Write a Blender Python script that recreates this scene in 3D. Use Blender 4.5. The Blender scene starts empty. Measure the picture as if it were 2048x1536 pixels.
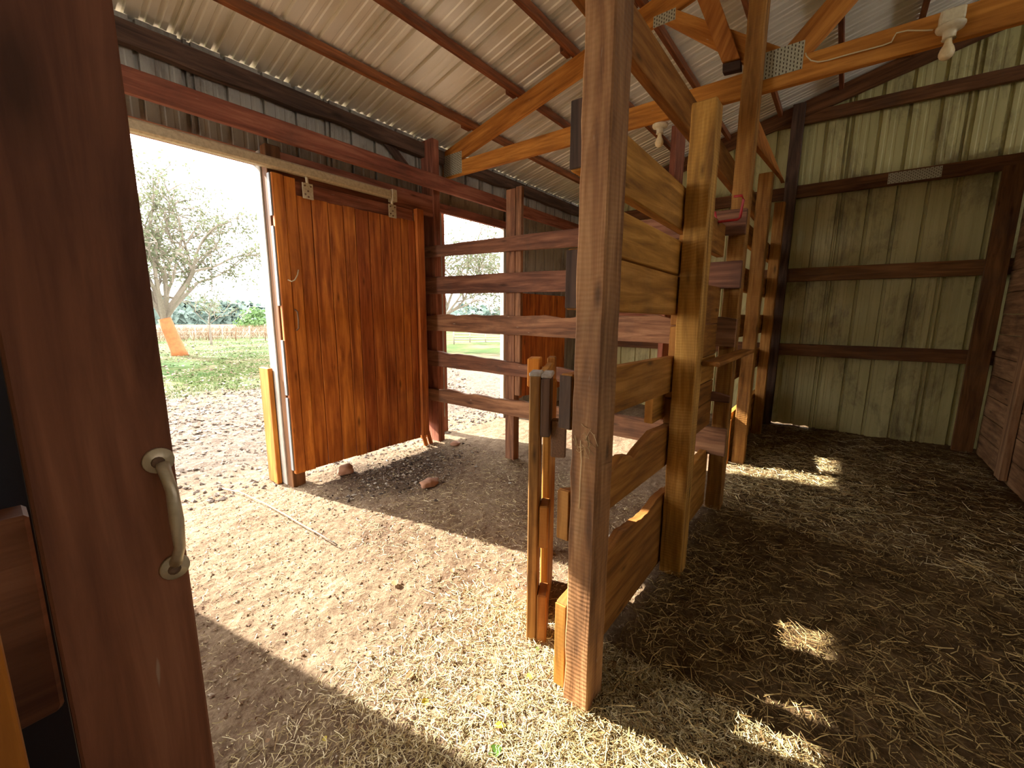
import bpy, bmesh, math, random
from mathutils import Vector, Matrix, noise
random.seed(7)
SC = bpy.context.scene
COL = SC.collection
# ------------------------------------------------------------------ camera
CZ = 1.35
F = 834.4 / 2048
YAW, PIT, ROL = math.radians(37.97), math.radians(9.49), math.radians(.37)
cy, sy, cp, sp = math.cos(YAW), math.sin(YAW), math.cos(PIT), math.sin(PIT)
fw = Vector((cy*cp, sy*cp, -sp)); rt = Vector((sy, -cy, 0)); up = rt.cross(fw)
cr, sr = math.cos(ROL), math.sin(ROL)
rt, up = cr*rt + sr*up, -sr*rt + cr*up
cam = bpy.data.cameras.new('camera'); camo = bpy.data.objects.new('camera', cam); COL.objects.link(camo)
cam.sensor_width = 36; cam.lens = F*36; cam.clip_start = .02; cam.clip_end = 500
camo.matrix_world = Matrix(((rt.x, up.x, -fw.x, 0), (rt.y, up.y, -fw.y, 0), (rt.z, up.z, -fw.z, CZ), (0, 0, 0, 1)))
SC.camera = camo
# ------------------------------------------------------------------ light
SC.view_settings.view_transform = 'Standard'
SC.view_settings.look = 'None'
SC.view_settings.gamma = 1
SC.view_settings.exposure = 1.6
SC.view_settings.use_curve_mapping = False
SC.cycles.max_bounces = 12
SC.cycles.diffuse_bounces = 8
W = bpy.data.worlds.new('sky'); SC.world = W; W.use_nodes = True
bg = W.node_tree.nodes['Background']
bg.inputs[0].default_value = (1.0, .97, .93, 1); bg.inputs[1].default_value = 3.1
sun = bpy.data.lights.new('sun', 'SUN'); sun.energy = 9.2; sun.angle = math.radians(.7); sun.color = (1, .95, .83)
suno = bpy.data.objects.new('sun', sun); COL.objects.link(suno)
az = math.radians(102.0); SL = .675
sdir = Vector((-math.cos(az)/math.sin(az), -1, -SL))        # travelling direction, per metre of -Y
suno.rotation_euler = sdir.to_track_quat('-Z', 'Y').to_euler(); suno.location = (-1, 8, 6)

# ------------------------------------------------------------------ pixel -> place
def ray(x, y):
    return rt*((x-1024)/834.4) - up*((y-768)/834.4) + fw
def PX(x, y, X):
    d = ray(x, y)*1.0; t = X/d.x; return (d.y*t, CZ+d.z*t)
def PY(x, y, Y):
    d = ray(x, y); t = Y/d.y; return (d.x*t, CZ+d.z*t)
def PZ(x, y, Z=0):
    d = ray(x, y); t = (Z-CZ)/d.z; return (d.x*t, d.y*t)

# ------------------------------------------------------------------ naming helpers
def tag(o, label=None, cat=None, group=None, kind=None):
    if label: o['label'] = label
    if cat: o['category'] = cat
    if group: o['group'] = group
    if kind: o['kind'] = kind
    return o
def empty(name, loc, label=None, cat=None, group=None, kind=None):
    o = bpy.data.objects.new(name, None); COL.objects.link(o); o.location = loc; o.empty_display_size = .1
    return tag(o, label, cat, group, kind)
def link(name, me, mat, parent=None, org=None):
    """mesh given in world coordinates; origin moved to its base centre"""
    vs = me.vertices
    if org is None:
        xs = [v.co.x for v in vs]; ys = [v.co.y for v in vs]; zs = [v.co.z for v in vs]
        org = Vector(((min(xs)+max(xs))/2, (min(ys)+max(ys))/2, min(zs)))
    me.transform(Matrix.Translation(-Vector(org)))
    o = bpy.data.objects.new(name, me); COL.objects.link(o)
    o.location = org
    if parent is not None:
        o.parent = parent; o.location = Vector(org) - wloc(parent)
    if mat:
        me.materials.append(mat)
    return o
def wloc(o):
    v = Vector((0, 0, 0))
    while o is not None:
        v += o.location; o = o.parent
    return v

# ------------------------------------------------------------------ materials
def newmat(name):
    m = bpy.data.materials.new(name); m.use_nodes = True
    nt = m.node_tree
    b = nt.nodes['Principled BSDF']
    return m, nt, b
def N(nt, typ, **k):
    n = nt.nodes.new(typ)
    for a, v in k.items(): setattr(n, a, v)
    return n
def ramp(nt, stops, interp='LINEAR'):
    r = N(nt, 'ShaderNodeValToRGB'); r.color_ramp.interpolation = interp
    e = r.color_ramp.elements
    e[0].position, e[0].color = stops[0][0], (*stops[0][1], 1)
    e[1].position, e[1].color = stops[-1][0], (*stops[-1][1], 1)
    for p, c in stops[1:-1]:
        q = e.new(p); q.color = (*c, 1)
    return r
def mixc(nt, fac, a, b, blend='MIX'):
    m = N(nt, 'ShaderNodeMix', data_type='RGBA', blend_type=blend)
    for s, v in ((0, fac), (6, a), (7, b)):
        if hasattr(v, 'node') or isinstance(v, bpy.types.NodeSocket): nt.links.new(v, m.inputs[s])
        else: m.inputs[s].default_value = v if s == 0 else (*v, 1)
    return m.outputs[2]
def mathn(nt, op, a, b=None, clamp=False):
    m = N(nt, 'ShaderNodeMath', operation=op); m.use_clamp = clamp
    for i, v in enumerate((a, b)):
        if v is None: continue
        if isinstance(v, bpy.types.NodeSocket): nt.links.new(v, m.inputs[i])
        else: m.inputs[i].default_value = v
    return m.outputs[0]
def noisen(nt, vec, scale, detail=4, rough=.55, sc=None, dist=0):
    if sc:
        mp = N(nt, 'ShaderNodeMapping'); mp.inputs['Scale'].default_value = sc
        nt.links.new(vec, mp.inputs[0]); vec = mp.outputs[0]
    n = N(nt, 'ShaderNodeTexNoise'); n.inputs['Scale'].default_value = scale; n.inputs['Detail'].default_value = detail
    n.inputs['Roughness'].default_value = rough; n.inputs['Distortion'].default_value = dist
    nt.links.new(vec, n.inputs['Vector']); return n.outputs['Fac']

def wood(name, dark, mid, light, saw=.0, drops=.0, dirt=.35, rough=.75, bump=.25, dirtc=(.06, .045, .035)):
    m, nt, b = newmat(name); L = nt.links.new
    uv = N(nt, 'ShaderNodeUVMap'); uv.uv_map = 'UVMap'; v = uv.outputs[0]
    g = noisen(nt, v, 1.0, 7, .62, (2.2, 26, 1), .6)
    g2 = noisen(nt, v, 1.0, 3, .5, (1.1, 9, 1), 1.2)
    fac = mathn(nt, 'ADD', mathn(nt, 'MULTIPLY', g, .62), mathn(nt, 'MULTIPLY', g2, .38))
    r = ramp(nt, [(.36, dark), (.5, mid), (.62, light)]); L(fac, r.inputs[0])
    col = r.outputs[0]
    # board to board difference
    oi = N(nt, 'ShaderNodeObjectInfo')
    hv = N(nt, 'ShaderNodeHueSaturation'); L(col, hv.inputs['Color'])
    L(mathn(nt, 'ADD', mathn(nt, 'MULTIPLY', oi.outputs['Random'], .42), .78), hv.inputs['Value']); L(mathn(nt, 'ADD', mathn(nt, 'MULTIPLY', oi.outputs['Random'], .012), .490), hv.inputs['Hue'])
    col = hv.outputs[0]
    # knots
    mp = N(nt, 'ShaderNodeMapping'); mp.inputs['Scale'].default_value = (2.0, 7.0, 1); L(v, mp.inputs[0])
    vo = N(nt, 'ShaderNodeTexVoronoi', voronoi_dimensions='2D'); vo.inputs['Scale'].default_value = 1; L(mp.outputs[0], vo.inputs['Vector'])
    kn = ramp(nt, [(.04, (1, 1, 1)), (.13, (0, 0, 0))])
    kc = N(nt, 'ShaderNodeSeparateColor'); L(vo.outputs['Color'], kc.inputs[0])
    L(mathn(nt, 'ADD', vo.outputs['Distance'], mathn(nt, 'MULTIPLY', kc.outputs[0], .22)), kn.inputs[0])
    col = mixc(nt, mathn(nt, 'MULTIPLY', kn.outputs[0], .75), col, tuple(c*.35 for c in dark))
    # stains that belong to the wood
    geo = N(nt, 'ShaderNodeNewGeometry')
    d = noisen(nt, geo.outputs['Position'], 3.1, 6, .65)
    dr = ramp(nt, [(.5, (0, 0, 0)), (.72, (1, 1, 1))]); L(d, dr.inputs[0])
    col = mixc(nt, mathn(nt, 'MULTIPLY', dr.outputs[0], dirt), col, dirtc)
    if drops:
        dn = noisen(nt, v, 1.0, 2, .5, (9, 70, 1)); dm = ramp(nt, [(.74, (0, 0, 0)), (.78, (1, 1, 1))]); L(dn, dm.inputs[0])
        col = mixc(nt, mathn(nt, 'MULTIPLY', dm.outputs[0], drops), col, (.6, .52, .4))
    hs = mathn(nt, 'ADD', g, mathn(nt, 'MULTIPLY', kn.outputs[0], -.3))
    if saw:
        w = N(nt, 'ShaderNodeTexWave', wave_type='BANDS', bands_direction='X'); w.inputs['Scale'].default_value = 21
        w.inputs['Distortion'].default_value = 22; w.inputs['Detail'].default_value = 4; w.inputs['Detail Scale'].default_value = .10
        L(v, w.inputs['Vector'])
        hs = mathn(nt, 'ADD', hs, mathn(nt, 'MULTIPLY', w.outputs['Fac'], saw))
        col = mixc(nt, mathn(nt, 'MULTIPLY', mathn(nt, 'SUBTRACT', 1, w.outputs['Fac']), saw*.5), col, dark)
    bp = N(nt, 'ShaderNodeBump'); bp.inputs['Strength'].default_value = bump; bp.inputs['Distance'].default_value = .006
    L(hs, bp.inputs['Height']); L(bp.outputs[0], b.inputs['Normal'])
    L(col, b.inputs['Base Color']); b.inputs['Roughness'].default_value = rough
    b.inputs['Specular IOR Level'].default_value = .25
    return m
M = {}
M['rough'] = wood('rough_sawn_wood', (.19, .082, .014), (.40, .195, .036), (.57, .31, .075), saw=.22, dirt=.3, bump=.6)
M['roughred'] = wood('rough_sawn_reddish_wood', (.13, .058, .022), (.33, .160, .060), (.50, .275, .115), saw=.22, drops=.6, dirt=.35, bump=.6)
M['plank'] = wood('plank_wood', (.16, .064, .010), (.34, .148, .023), (.50, .24, .05), saw=.12, dirt=.25, drops=.2)
M['truss'] = wood('truss_lumber', (.24, .082, .012), (.42, .158, .024), (.58, .25, .048), dirt=.15, drops=.4)
M['purlin'] = wood('purlin_lumber', (.10, .035, .013), (.20, .07, .023), (.32, .115, .04), dirt=.3)
M['red'] = wood('reddish_lumber', (.15, .052, .028), (.31, .115, .060), (.45, .19, .10), dirt=.35, drops=.2)
M['darkstile'] = wood('dark_gate_upright', (.07, .030, .010), (.19, .088, .022), (.34, .17, .045), dirt=.5, dirtc=(.03, .018, .01))
M['shaded_end'] = wood('shaded_end_grain', (.035, .018, .009), (.085, .046, .026), (.15, .09, .055), dirt=.4)  # end grain with shade painted into its colour
M['door'] = wood('door_boards', (.20, .050, .008), (.42, .125, .019), (.62, .22, .036), dirt=.35, rough=.55, dirtc=(.12, .035, .012))
M['rail'] = wood('rail_lumber', (.10, .042, .022), (.22, .10, .050), (.37, .18, .09), dirt=.45, drops=.9)
M['dark'] = wood('dark_weathered_wood', (.035, .02, .014), (.075, .042, .028), (.13, .075, .05), dirt=.4)
M['darker'] = wood('old_dark_wood', (.02, .012, .008), (.05, .026, .014), (.09, .048, .025), dirt=.3)
M['girt'] = wood('girt_lumber', (.07, .028, .010), (.135, .056, .018), (.21, .092, .032), dirt=.4)
M['grey'] = wood('grey_weathered_wood', (.20, .17, .14), (.38, .34, .29), (.55, .50, .44), dirt=.2)
M['orange'] = wood('fresh_orange_wood', (.30, .10, .012), (.46, .17, .02), (.58, .25, .035), dirt=.15)
M['stile'] = wood('purple_brown_wood', (.10, .034, .016), (.21, .078, .034), (.32, .13, .06), dirt=.3, drops=.25, dirtc=(.07, .03, .022))
M['stall'] = wood('stall_wall_planks', (.13, .060, .028), (.28, .150, .070), (.42, .245, .12), dirt=.5, dirtc=(.05, .03, .02))

def simple(name, c, rough=.6, metal=0, bump=0, bs=80, var=.0, c2=None):
    m, nt, b = newmat(name); b.inputs['Base Color'].default_value = (*c, 1)
    b.inputs['Roughness'].default_value = rough; b.inputs['Metallic'].default_value = metal
    g = N(nt, 'ShaderNodeNewGeometry')
    if var:
        n = noisen(nt, g.outputs['Position'], bs, 4)
        r = ramp(nt, [(.4, (0, 0, 0)), (.65, (1, 1, 1))]); nt.links.new(n, r.inputs[0])
        nt.links.new(mixc(nt, mathn(nt, 'MULTIPLY', r.outputs[0], var), c, c2 or tuple(q*.4 for q in c)), b.inputs['Base Color'])
    if bump:
        n = noisen(nt, g.outputs['Position'], bs, 4)
        bp = N(nt, 'ShaderNodeBump'); bp.inputs['Strength'].default_value = bump; bp.inputs['Distance'].default_value = .01
        nt.links.new(n, bp.inputs['Height']); nt.links.new(bp.outputs[0], b.inputs['Normal'])
    return m
M['galv'] = simple('cream_painted_hardware', (.60, .50, .33), .5, .15, .1, 60, .4, (.28, .19, .10))
M['rust'] = simple('rusty_hardware', (.20, .11, .06), .7, .4, .2, 200, .5)
M['handle'] = simple('worn_painted_metal', (.60, .48, .32), .35, .3, .1, 90, .3)
M['gapshade'] = simple('gap_shade_panel', (.008, .011, .022), .6, 0, .1, 40)  # near black tone painted for the unlit gap behind the front door edge
M['porcelain'] = simple('cream_porcelain', (.75, .66, .45), .35, 0, .05, 60, .3, (.45, .33, .16))
M['bulbglass'] = simple('frosted_bulb_glass', (.86, .70, .42), .25, 0, 0, 60, .35, (.62, .42, .18))
M['cable'] = simple('cream_cable', (.72, .60, .36), .5)
M['redpaint'] = simple('red_painted_steel', (.38, .012, .012), .4)
M['stone'] = simple('reddish_stone', (.34, .17, .10), .9, 0, .5, 18, .4)
M['pebble'] = simple('pale_pebble', (.42, .38, .32), .8, 0, .3, 60, .3)
M['fibre'] = simple('dry_hay_fibre', (.62, .46, .24), .7)
M['strap'] = simple('pale_strip', (.24, .25, .26), .6, .1)
M['greycap'] = simple('grey_dusty_crust', (.42, .38, .33), .9, 0, .6, 70, .5, (.16, .12, .09))

def sheet(name, c1, c2, dirt, metal, rough, vert='Z', dirtamt=.6):
    m, nt, b = newmat(name); L = nt.links.new
    g = N(nt, 'ShaderNodeNewGeometry'); P = g.outputs['Position']
    n1 = noisen(nt, P, .9, 3, .5); sc = (9, 9, .5) if vert == 'Z' else (9, .5, .5)
    n2 = noisen(nt, P, 1, 5, .6, sc)
    r = ramp(nt, [(.3, c1), (.7, c2)]); L(mathn(nt, 'ADD', mathn(nt, 'MULTIPLY', n1, .4), mathn(nt, 'MULTIPLY', n2, .6)), r.inputs[0])
    n3 = noisen(nt, P, 1, 8, .72, (3.2, 3.2, 1.6) if vert == 'Z' else (3, 1.2, 1.2), .4)
    dr = ramp(nt, [(.50, (0, 0, 0)), (.70, (1, 1, 1))]); L(n3, dr.inputs[0])
    col = mixc(nt, mathn(nt, 'MULTIPLY', dr.outputs[0], dirtamt), r.outputs[0], dirt)
    L(col, b.inputs['Base Color']); b.inputs['Metallic'].default_value = metal; b.inputs['Roughness'].default_value = rough
    bp = N(nt, 'ShaderNodeBump'); bp.inputs['Strength'].default_value = .15; bp.inputs['Distance'].default_value = .02
    L(n1, bp.inputs['Height']); L(bp.outputs[0], b.inputs['Normal'])
    return m
M['roof'] = sheet('roof_sheet_metal', (.70, .67, .57), (.92, .89, .79), (.46, .37, .24), .28, .36, 'Y', .3)
M['siding'] = sheet('cream_siding', (.36, .32, .12), (.60, .54, .25), (.10, .06, .022), .0, .5, 'Z', .85)
M['siding2'] = sheet('grey_siding', (.28, .26, .215), (.44, .41, .345), (.08, .055, .04), .0, .5, 'Z', .8)

# ------------------------------------------------------------------ mesh helpers
def finish(bm, grain, pn, bevel=.0035, name='m', smooth=False):
    """uv along the grain, light bevel on the sharp edges"""
    bm.normal_update()
    bmesh.ops.recalc_face_normals(bm, faces=bm.faces[:])
    if bevel:
        es = [e for e in bm.edges if len(e.link_faces) == 2 and e.calc_face_angle(0) > .9]
        bmesh.ops.bevel(bm, geom=es, offset=bevel, segments=1, profile=.5, affect='EDGES', clamp_overlap=True)
    bm.normal_update()
    uv = bm.loops.layers.uv.new('UVMap')
    g = Vector(grain).normalized(); n = Vector(pn).normalized(); p = g.cross(n)
    o1, o2 = random.uniform(-40, 40), random.uniform(-40, 40)
    for f in bm.faces:
        fn = f.normal
        for l in f.loops:
            c = l.vert.co
            if abs(fn.dot(n)) > .6: q = (c.dot(g)+o1, c.dot(p)+o2)
            elif abs(fn.dot(p)) > .6: q = (c.dot(g)+o1+3, c.dot(n)+o2+5)
            else: q = (c.dot(p)*.6+o1, c.dot(n)*.6+o2)
            l[uv].uv = q
    me = bpy.data.meshes.new(name); bm.to_mesh(me); bm.free()
    if smooth:
        me.shade_smooth()
    return me
AX = {'X': (Vector((1, 0, 0)), Vector((0, 1, 0)), Vector((0, 0, 1))),
      'Y': (Vector((0, 1, 0)), Vector((1, 0, 0)), Vector((0, 0, 1))),
      'Z': (Vector((0, 0, 1)), Vector((1, 0, 0)), Vector((0, 1, 0)))}
def prism(name, plane, val, poly, thick, mat, parent=None, grain=(1, 0), bevel=.0035):
    n, s, t = AX[plane]
    bm = bmesh.new()
    a = [bm.verts.new(n*val + s*p[0] + t*p[1]) for p in poly]
    b = [bm.verts.new(n*(val+thick) + s*p[0] + t*p[1]) for p in poly]
    bm.faces.new(a); bm.faces.new(b[::-1])
    for i in range(len(a)):
        j = (i+1) % len(a); bm.faces.new((a[i], b[i], b[j], a[j]))
    me = finish(bm, s*grain[0]+t*grain[1], n, bevel, name)
    return link(name, me, M[mat], parent)
def box(name, x0, x1, y0, y1, z0, z1, mat, parent=None, grain=None, bevel=.004):
    d = (abs(x1-x0), abs(y1-y0), abs(z1-z0)); g = d.index(max(d)) if grain is None else grain
    if g == 2: return prism(name, 'X', min(x0, x1), [(y0, z0), (y1, z0), (y1, z1), (y0, z1)], abs(x1-x0), mat, parent, (0, 1), bevel)
    if g == 1: return prism(name, 'X', min(x0, x1), [(y0, z0), (y1, z0), (y1, z1), (y0, z1)], abs(x1-x0), mat, parent, (1, 0), bevel)
    return prism(name, 'Y', min(y0, y1), [(x0, z0), (x1, z0), (x1, z1), (x0, z1)], abs(y1-y0), mat, parent, (1, 0), bevel)
def rough_edge(p, q, n, amp, seed, step=1.0):
    """points from p to q with a ragged offset across the line"""
    out = []
    p = Vector((p[0], p[1])); q = Vector((q[0], q[1])); d = (q-p); L = d.length; d.normalize(); w = Vector((-d.y, d.x))
    for i in range(n+1):
        t = i/n; a = noise.noise(Vector((t*L*step*7, seed*3.7, 1.3)))*amp + noise.noise(Vector((t*L*step*23, seed*1.7, 4.3)))*amp*.4
        if i in (0, n): a = 0
        out.append(tuple(p + d*(t*L) + w*a))
    return out
def rail(name, plane, val, s0, s1, zb0, zt0, zb1, zt1, thick, mat, parent=None, amp=0.0, seed=1, bot=0.0):
    """long board with optional ragged top edge; s runs along the board"""
    n = max(2, int(abs(s1-s0)/.06)) if amp or bot else 1
    top = rough_edge((s0, zt0), (s1, zt1), n, amp, seed)
    b = rough_edge((s1, zb1), (s0, zb0), n, bot or amp*.15, seed+9)
    return prism(name, plane, val, top+b, thick, mat, parent, (1, 0), .003)
def tube(name, pts, r, mat, parent=None, seg=8, taper=None):
    me = bpy.data.meshes.new(name); bm = bmesh.new(); rings = []
    P = [Vector(p) for p in pts]
    ref = Vector((.31, .57, .76))
    for i, p in enumerate(P):
        d = (P[min(i+1, len(P)-1)] - P[max(i-1, 0)]).normalized()
        a = d.cross(ref).normalized(); b = d.cross(a)
        rr = r if taper is None else r*taper[i]
        rings.append([bm.verts.new(p + (a*math.cos(2*math.pi*k/seg) + b*math.sin(2*math.pi*k/seg))*rr) for k in range(seg)])
    for i in range(len(rings)-1):
        for k in range(seg):
            bm.faces.new((rings[i][k], rings[i][(k+1) % seg], rings[i+1][(k+1) % seg], rings[i+1][k]))
    bm.faces.new(rings[0][::-1]); bm.faces.new(rings[-1])
    bmesh.ops.recalc_face_normals(bm, faces=bm.faces[:])
    bm.to_mesh(me); bm.free(); me.shade_smooth()
    return link(name, me, M[mat] if isinstance(mat, str) else mat, parent)
def lathe(name, prof, axis_org, axis, mat, parent=None, seg=24):
    bm = bmesh.new(); ax = Vector(axis).normalized(); a = ax.cross(Vector((.3, .9, .1))).normalized(); b = ax.cross(a); o = Vector(axis_org)
    rings = []
    for r, h in prof:
        rings.append([bm.verts.new(o+ax*h+(a*math.cos(2*math.pi*k/seg)+b*math.sin(2*math.pi*k/seg))*max(r, .0004)) for k in range(seg)])
    for i in range(len(rings)-1):
        for k in range(seg):
            bm.faces.new((rings[i][k], rings[i][(k+1) % seg], rings[i+1][(k+1) % seg], rings[i+1][k]))
    bm.faces.new(rings[0]); bm.faces.new(rings[-1][::-1])
    bmesh.ops.recalc_face_normals(bm, faces=bm.faces[:])
    me = bpy.data.meshes.new(name); bm.to_mesh(me); bm.free(); me.shade_smooth()
    return link(name, me, M[mat], parent)

def ribbed(name, s0, s1, t0, t1, place, mat, pitch=.229, depth=.026, over=4, phase=0.0, parent=None, thick=.0012, minor=.003, bottom=None, kind='structure'):
    """corrugated sheet: profile across s, run along t; place(s, t, out) -> point"""
    prof = []
    k = math.floor((s0-phase)/pitch)-1; s = phase+k*pitch
    while s < s1+pitch:
        w = .012
        prof += [(s-.017, 0), (s-w, depth), (s+w, depth), (s+.017, 0)]
        if k % over == 0:
            prof += [(s+.030, 0), (s+.034, depth*.9), (s+.052, depth*.9), (s+.056, 0)]
        for m_ in ((s+pitch*.42, s+pitch*.72)):
            prof += [(m_-.016, 0), (m_-.009, minor), (m_+.009, minor), (m_+.016, 0)]
        k += 1; s += pitch
    prof = [p for p in prof if s0 <= p[0] <= s1]
    prof = [(s0, 0)] + prof + [(s1, 0)]
    prof.sort()
    nt_ = 8 if callable(t1) else max(2, int((t1-t0)/.4))
    bm = bmesh.new(); grid = []
    for i in range(nt_+1):
        row = []
        for (a, h) in prof:
            lo = bottom(a) if bottom else t0
            t = lo + (t1(a)-lo if callable(t1) else t1-lo)*i/nt_
            w = .004*noise.noise(Vector((a*1.7, t*1.3, s0)))
            row.append(bm.verts.new(place(a, t, h+w)))
        grid.append(row)
    for i in range(nt_):
        for j in range(len(prof)-1):
            bm.faces.new((grid[i][j], grid[i][j+1], grid[i+1][j+1], grid[i+1][j]))
    me = bpy.data.meshes.new(name); bm.to_mesh(me); bm.free()
    o = link(name, me, M[mat], parent)
    md = o.modifiers.new('thickness', 'SOLIDIFY'); md.thickness = thick; md.offset = 1
    if kind and parent is None: o['kind'] = kind
    return o

# =================================================================== SETTING
def zroof(y):                     # underside of the roof sheets
    return 3.235 + .25*(2.63-y) if y > -2.2 else 3.235 + .25*(2.63+2.2) + .25*(y+2.2)
def gh(x, y):                     # ground height
    v = Vector((x, y, 0))
    h = .016*noise.noise(v*1.3) + .008*noise.noise(v*4.1) + .004*noise.noise(v*11)
    if y < .62 and x > 1.0: h += .012*noise.noise(v*6.3) + .006
    h += .05*math.exp(-((x-2.1)**2+(y-2.75)**2)/.20) * -.35
    if abs(y-.6) < .25: h *= .4
    return h
def frange(a, b, n): return [a+(b-a)*i/n for i in range(n+1)]
def ground():
    xs = frange(-40, -3, 14)[:-1] + frange(-3, -.2, 30)[:-1] + frange(-.2, 3.2, 300)[:-1] + frange(3.2, 7, 120)[:-1] + frange(7, 14, 40)[:-1] + frange(14, 130, 30)
    ys = frange(-12, -1.4, 12)[:-1] + frange(-1.4, 3.8, 430)[:-1] + frange(3.8, 9, 110)[:-1] + frange(9, 30, 80)[:-1] + frange(30, 160, 36)
    bm = bmesh.new(); g = []
    for y in ys:
        row = []
        for x in xs:
            z = gh(x, y)
            if -1.3 < y < 9 and -.5 < x < 7:
                v = Vector((x, y, 0)); z += .005*noise.noise(v*14)+.0055*noise.noise(v*34)+.0035*noise.noise(v*75)
                if y > 3.5: z += min(1, (y-3.5)*2)*(.016*noise.noise(v*6)+.014*noise.noise(v*15))
            row.append(bm.verts.new((x, y, z)))
        g.append(row)
    for i in range(len(ys)-1):
        for j in range(len(xs)-1):
            bm.faces.new((g[i][j], g[i][j+1], g[i+1][j+1], g[i+1][j]))
    me = bpy.data.meshes.new('floor'); bm.to_mesh(me); bm.free(); me.shade_smooth()
    m, nt, b = newmat('dirt_and_pasture'); L = nt.links.new
    gm = N(nt, 'ShaderNodeNewGeometry'); P = gm.outputs['Position']
    sx = N(nt, 'ShaderNodeSeparateXYZ'); L(P, sx.inputs[0]); X, Y = sx.outputs[0], sx.outputs[1]
    n1 = noisen(nt, P, 1.7, 6, .6); n2 = noisen(nt, P, 14, 8, .7); n3 = noisen(nt, P, 70, 6, .75)
    dirt = ramp(nt, [(.38, (.10, .055, .034)), (.48, (.20, .135, .085)), (.56, (.29, .21, .135)), (.64, (.42, .335, .235))])
    L(mathn(nt, 'ADD', mathn(nt, 'ADD', mathn(nt, 'MULTIPLY', n1, .30), mathn(nt, 'MULTIPLY', n2, .35)), mathn(nt, 'MULTIPLY', n3, .35)), dirt.inputs[0])
    out = ramp(nt, [(.38, (.05, .034, .025)), (.5, (.105, .078, .060)), (.62, (.18, .145, .12))]); L(mathn(nt, 'ADD', mathn(nt, 'MULTIPLY', n2, .5), mathn(nt, 'MULTIPLY', n3, .5)), out.inputs[0])
    bed = ramp(nt, [(.35, (.045, .026, .012)), (.5, (.12, .072, .034)), (.66, (.26, .175, .09))])
    L(mathn(nt, 'ADD', mathn(nt, 'MULTIPLY', n1, .35), mathn(nt, 'MULTIPLY', n2, .65)), bed.inputs[0])
    gr = ramp(nt, [(.38, (.025, .055, .010)), (.5, (.05, .07, .018)), (.6, (.11, .09, .05))])
    ng = noisen(nt, P, .55, 7, .7); L(ng, gr.inputs[0])
    def step(v, a, b_):
        return mathn(nt, 'DIVIDE', mathn(nt, 'SUBTRACT', v, a), b_-a, clamp=True)
    wob = mathn(nt, 'MULTIPLY', mathn(nt, 'SUBTRACT', n1, .5), 1.2)
    Yw = mathn(nt, 'ADD', Y, wob)
    col = mixc(nt, step(Yw, 3.4, 4.2), dirt.outputs[0], out.outputs[0])
    inb = mathn(nt, 'MULTIPLY', step(mathn(nt, 'MULTIPLY', mathn(nt, 'ADD', Y, mathn(nt, 'MULTIPLY', wob, .3)), -1), -.72, -.52), step(mathn(nt, 'ADD', X, mathn(nt, 'MULTIPLY', wob, .6)), .95, 1.3))
    col = mixc(nt, inb, col, bed.outputs[0])
    wet_shade = mathn(nt, 'MULTIPLY', step(mathn(nt, 'MULTIPLY', mathn(nt, 'ADD', mathn(nt, 'POWER', mathn(nt, 'MULTIPLY', mathn(nt, 'SUBTRACT', X, 2.2), .8), 2), mathn(nt, 'POWER', mathn(nt, 'SUBTRACT', Yw, 2.95), 2)), -1), -.38, -.05), .85)
    col = mixc(nt, wet_shade, col, (.07, .045, .03))  # shadow under the hanging door painted in, as dark moist dirt
    col = mixc(nt, step(mathn(nt, 'ADD', Yw, mathn(nt, 'MULTIPLY', wob, 3)), 7.2, 9.6), col, gr.outputs[0])
    col = mixc(nt, step(Yw, 26, 34), col, (.15, .10, .065))
    peb = ramp(nt, [(.62, (0, 0, 0)), (.70, (1, 1, 1))]); L(n3, peb.inputs[0])
    col = mixc(nt, mathn(nt, 'MULTIPLY', peb.outputs[0], .4), col, (.45, .37, .27))
    L(col, b.inputs['Base Color']); b.inputs['Roughness'].default_value = .95; b.inputs['Specular IOR Level'].default_value = .1
    bp = N(nt, 'ShaderNodeBump'); bp.inputs['Strength'].default_value = .8; bp.inputs['Distance'].default_value = .02
    L(mathn(nt, 'ADD', mathn(nt, 'MULTIPLY', n2, 1.0), mathn(nt, 'MULTIPLY', n3, .5)), bp.inputs['Height']); L(bp.outputs[0], b.inputs['Normal'])
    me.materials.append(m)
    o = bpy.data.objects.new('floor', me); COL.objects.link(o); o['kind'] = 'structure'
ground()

# roof: ribs run down the slope
ribbed('ceiling', -1.6, 6.2, -2.2, 3.5, lambda s, t, h: (s, t, zroof(t)+h+.002), 'roof', phase=.05, minor=.008)
ribbed('ceiling', -1.6, 6.2, -6.0, -2.2, lambda s, t, h: (s, t, zroof(t)+h+.002), 'roof', phase=.05, minor=.008)
# back wall
def leak(a):
    if .18 < a < .66: return .004 + .035*abs(noise.noise(Vector((a*11, 2, 0))))
    return -.03
ribbed('wall_back', -5.6, 3.43, -.03, lambda a: zroof(a)-.005, lambda s, t, h: (6.165+h, s, t), 'siding', phase=.135, bottom=leak)
# left wall: over the openings, left of the doorway, behind the hanging door, right of the second opening
LW = lambda s, t, h: (s, 3.43+h, t)
ribbed('wall_left', -1.6, 6.16, 2.47, 3.035, LW, 'siding2', phase=.10)
ribbed('wall_left', -1.6, .17, -.03, 2.47, LW, 'siding2', phase=.10)
ribbed('wall_left', 1.48, 3.17, .2, 2.47, LW, 'siding2', phase=.10)
ribbed('wall_left', 4.16, 6.16, -.03, 2.47, LW, 'siding2', phase=.10)
ribbed('wall_front_unseen', -5.6, 2.2, -.03, lambda a: zroof(a)-.005, lambda s, t, h: (-1.6-h, s, t), 'siding', phase=.135)  # unseen wall behind the camera, open end added to let in fill light
ribbed('wall_right', -1.6, 6.16, -.03, 2.97, lambda s, t, h: (s, -5.6-h, t), 'siding', phase=.10)

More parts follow.
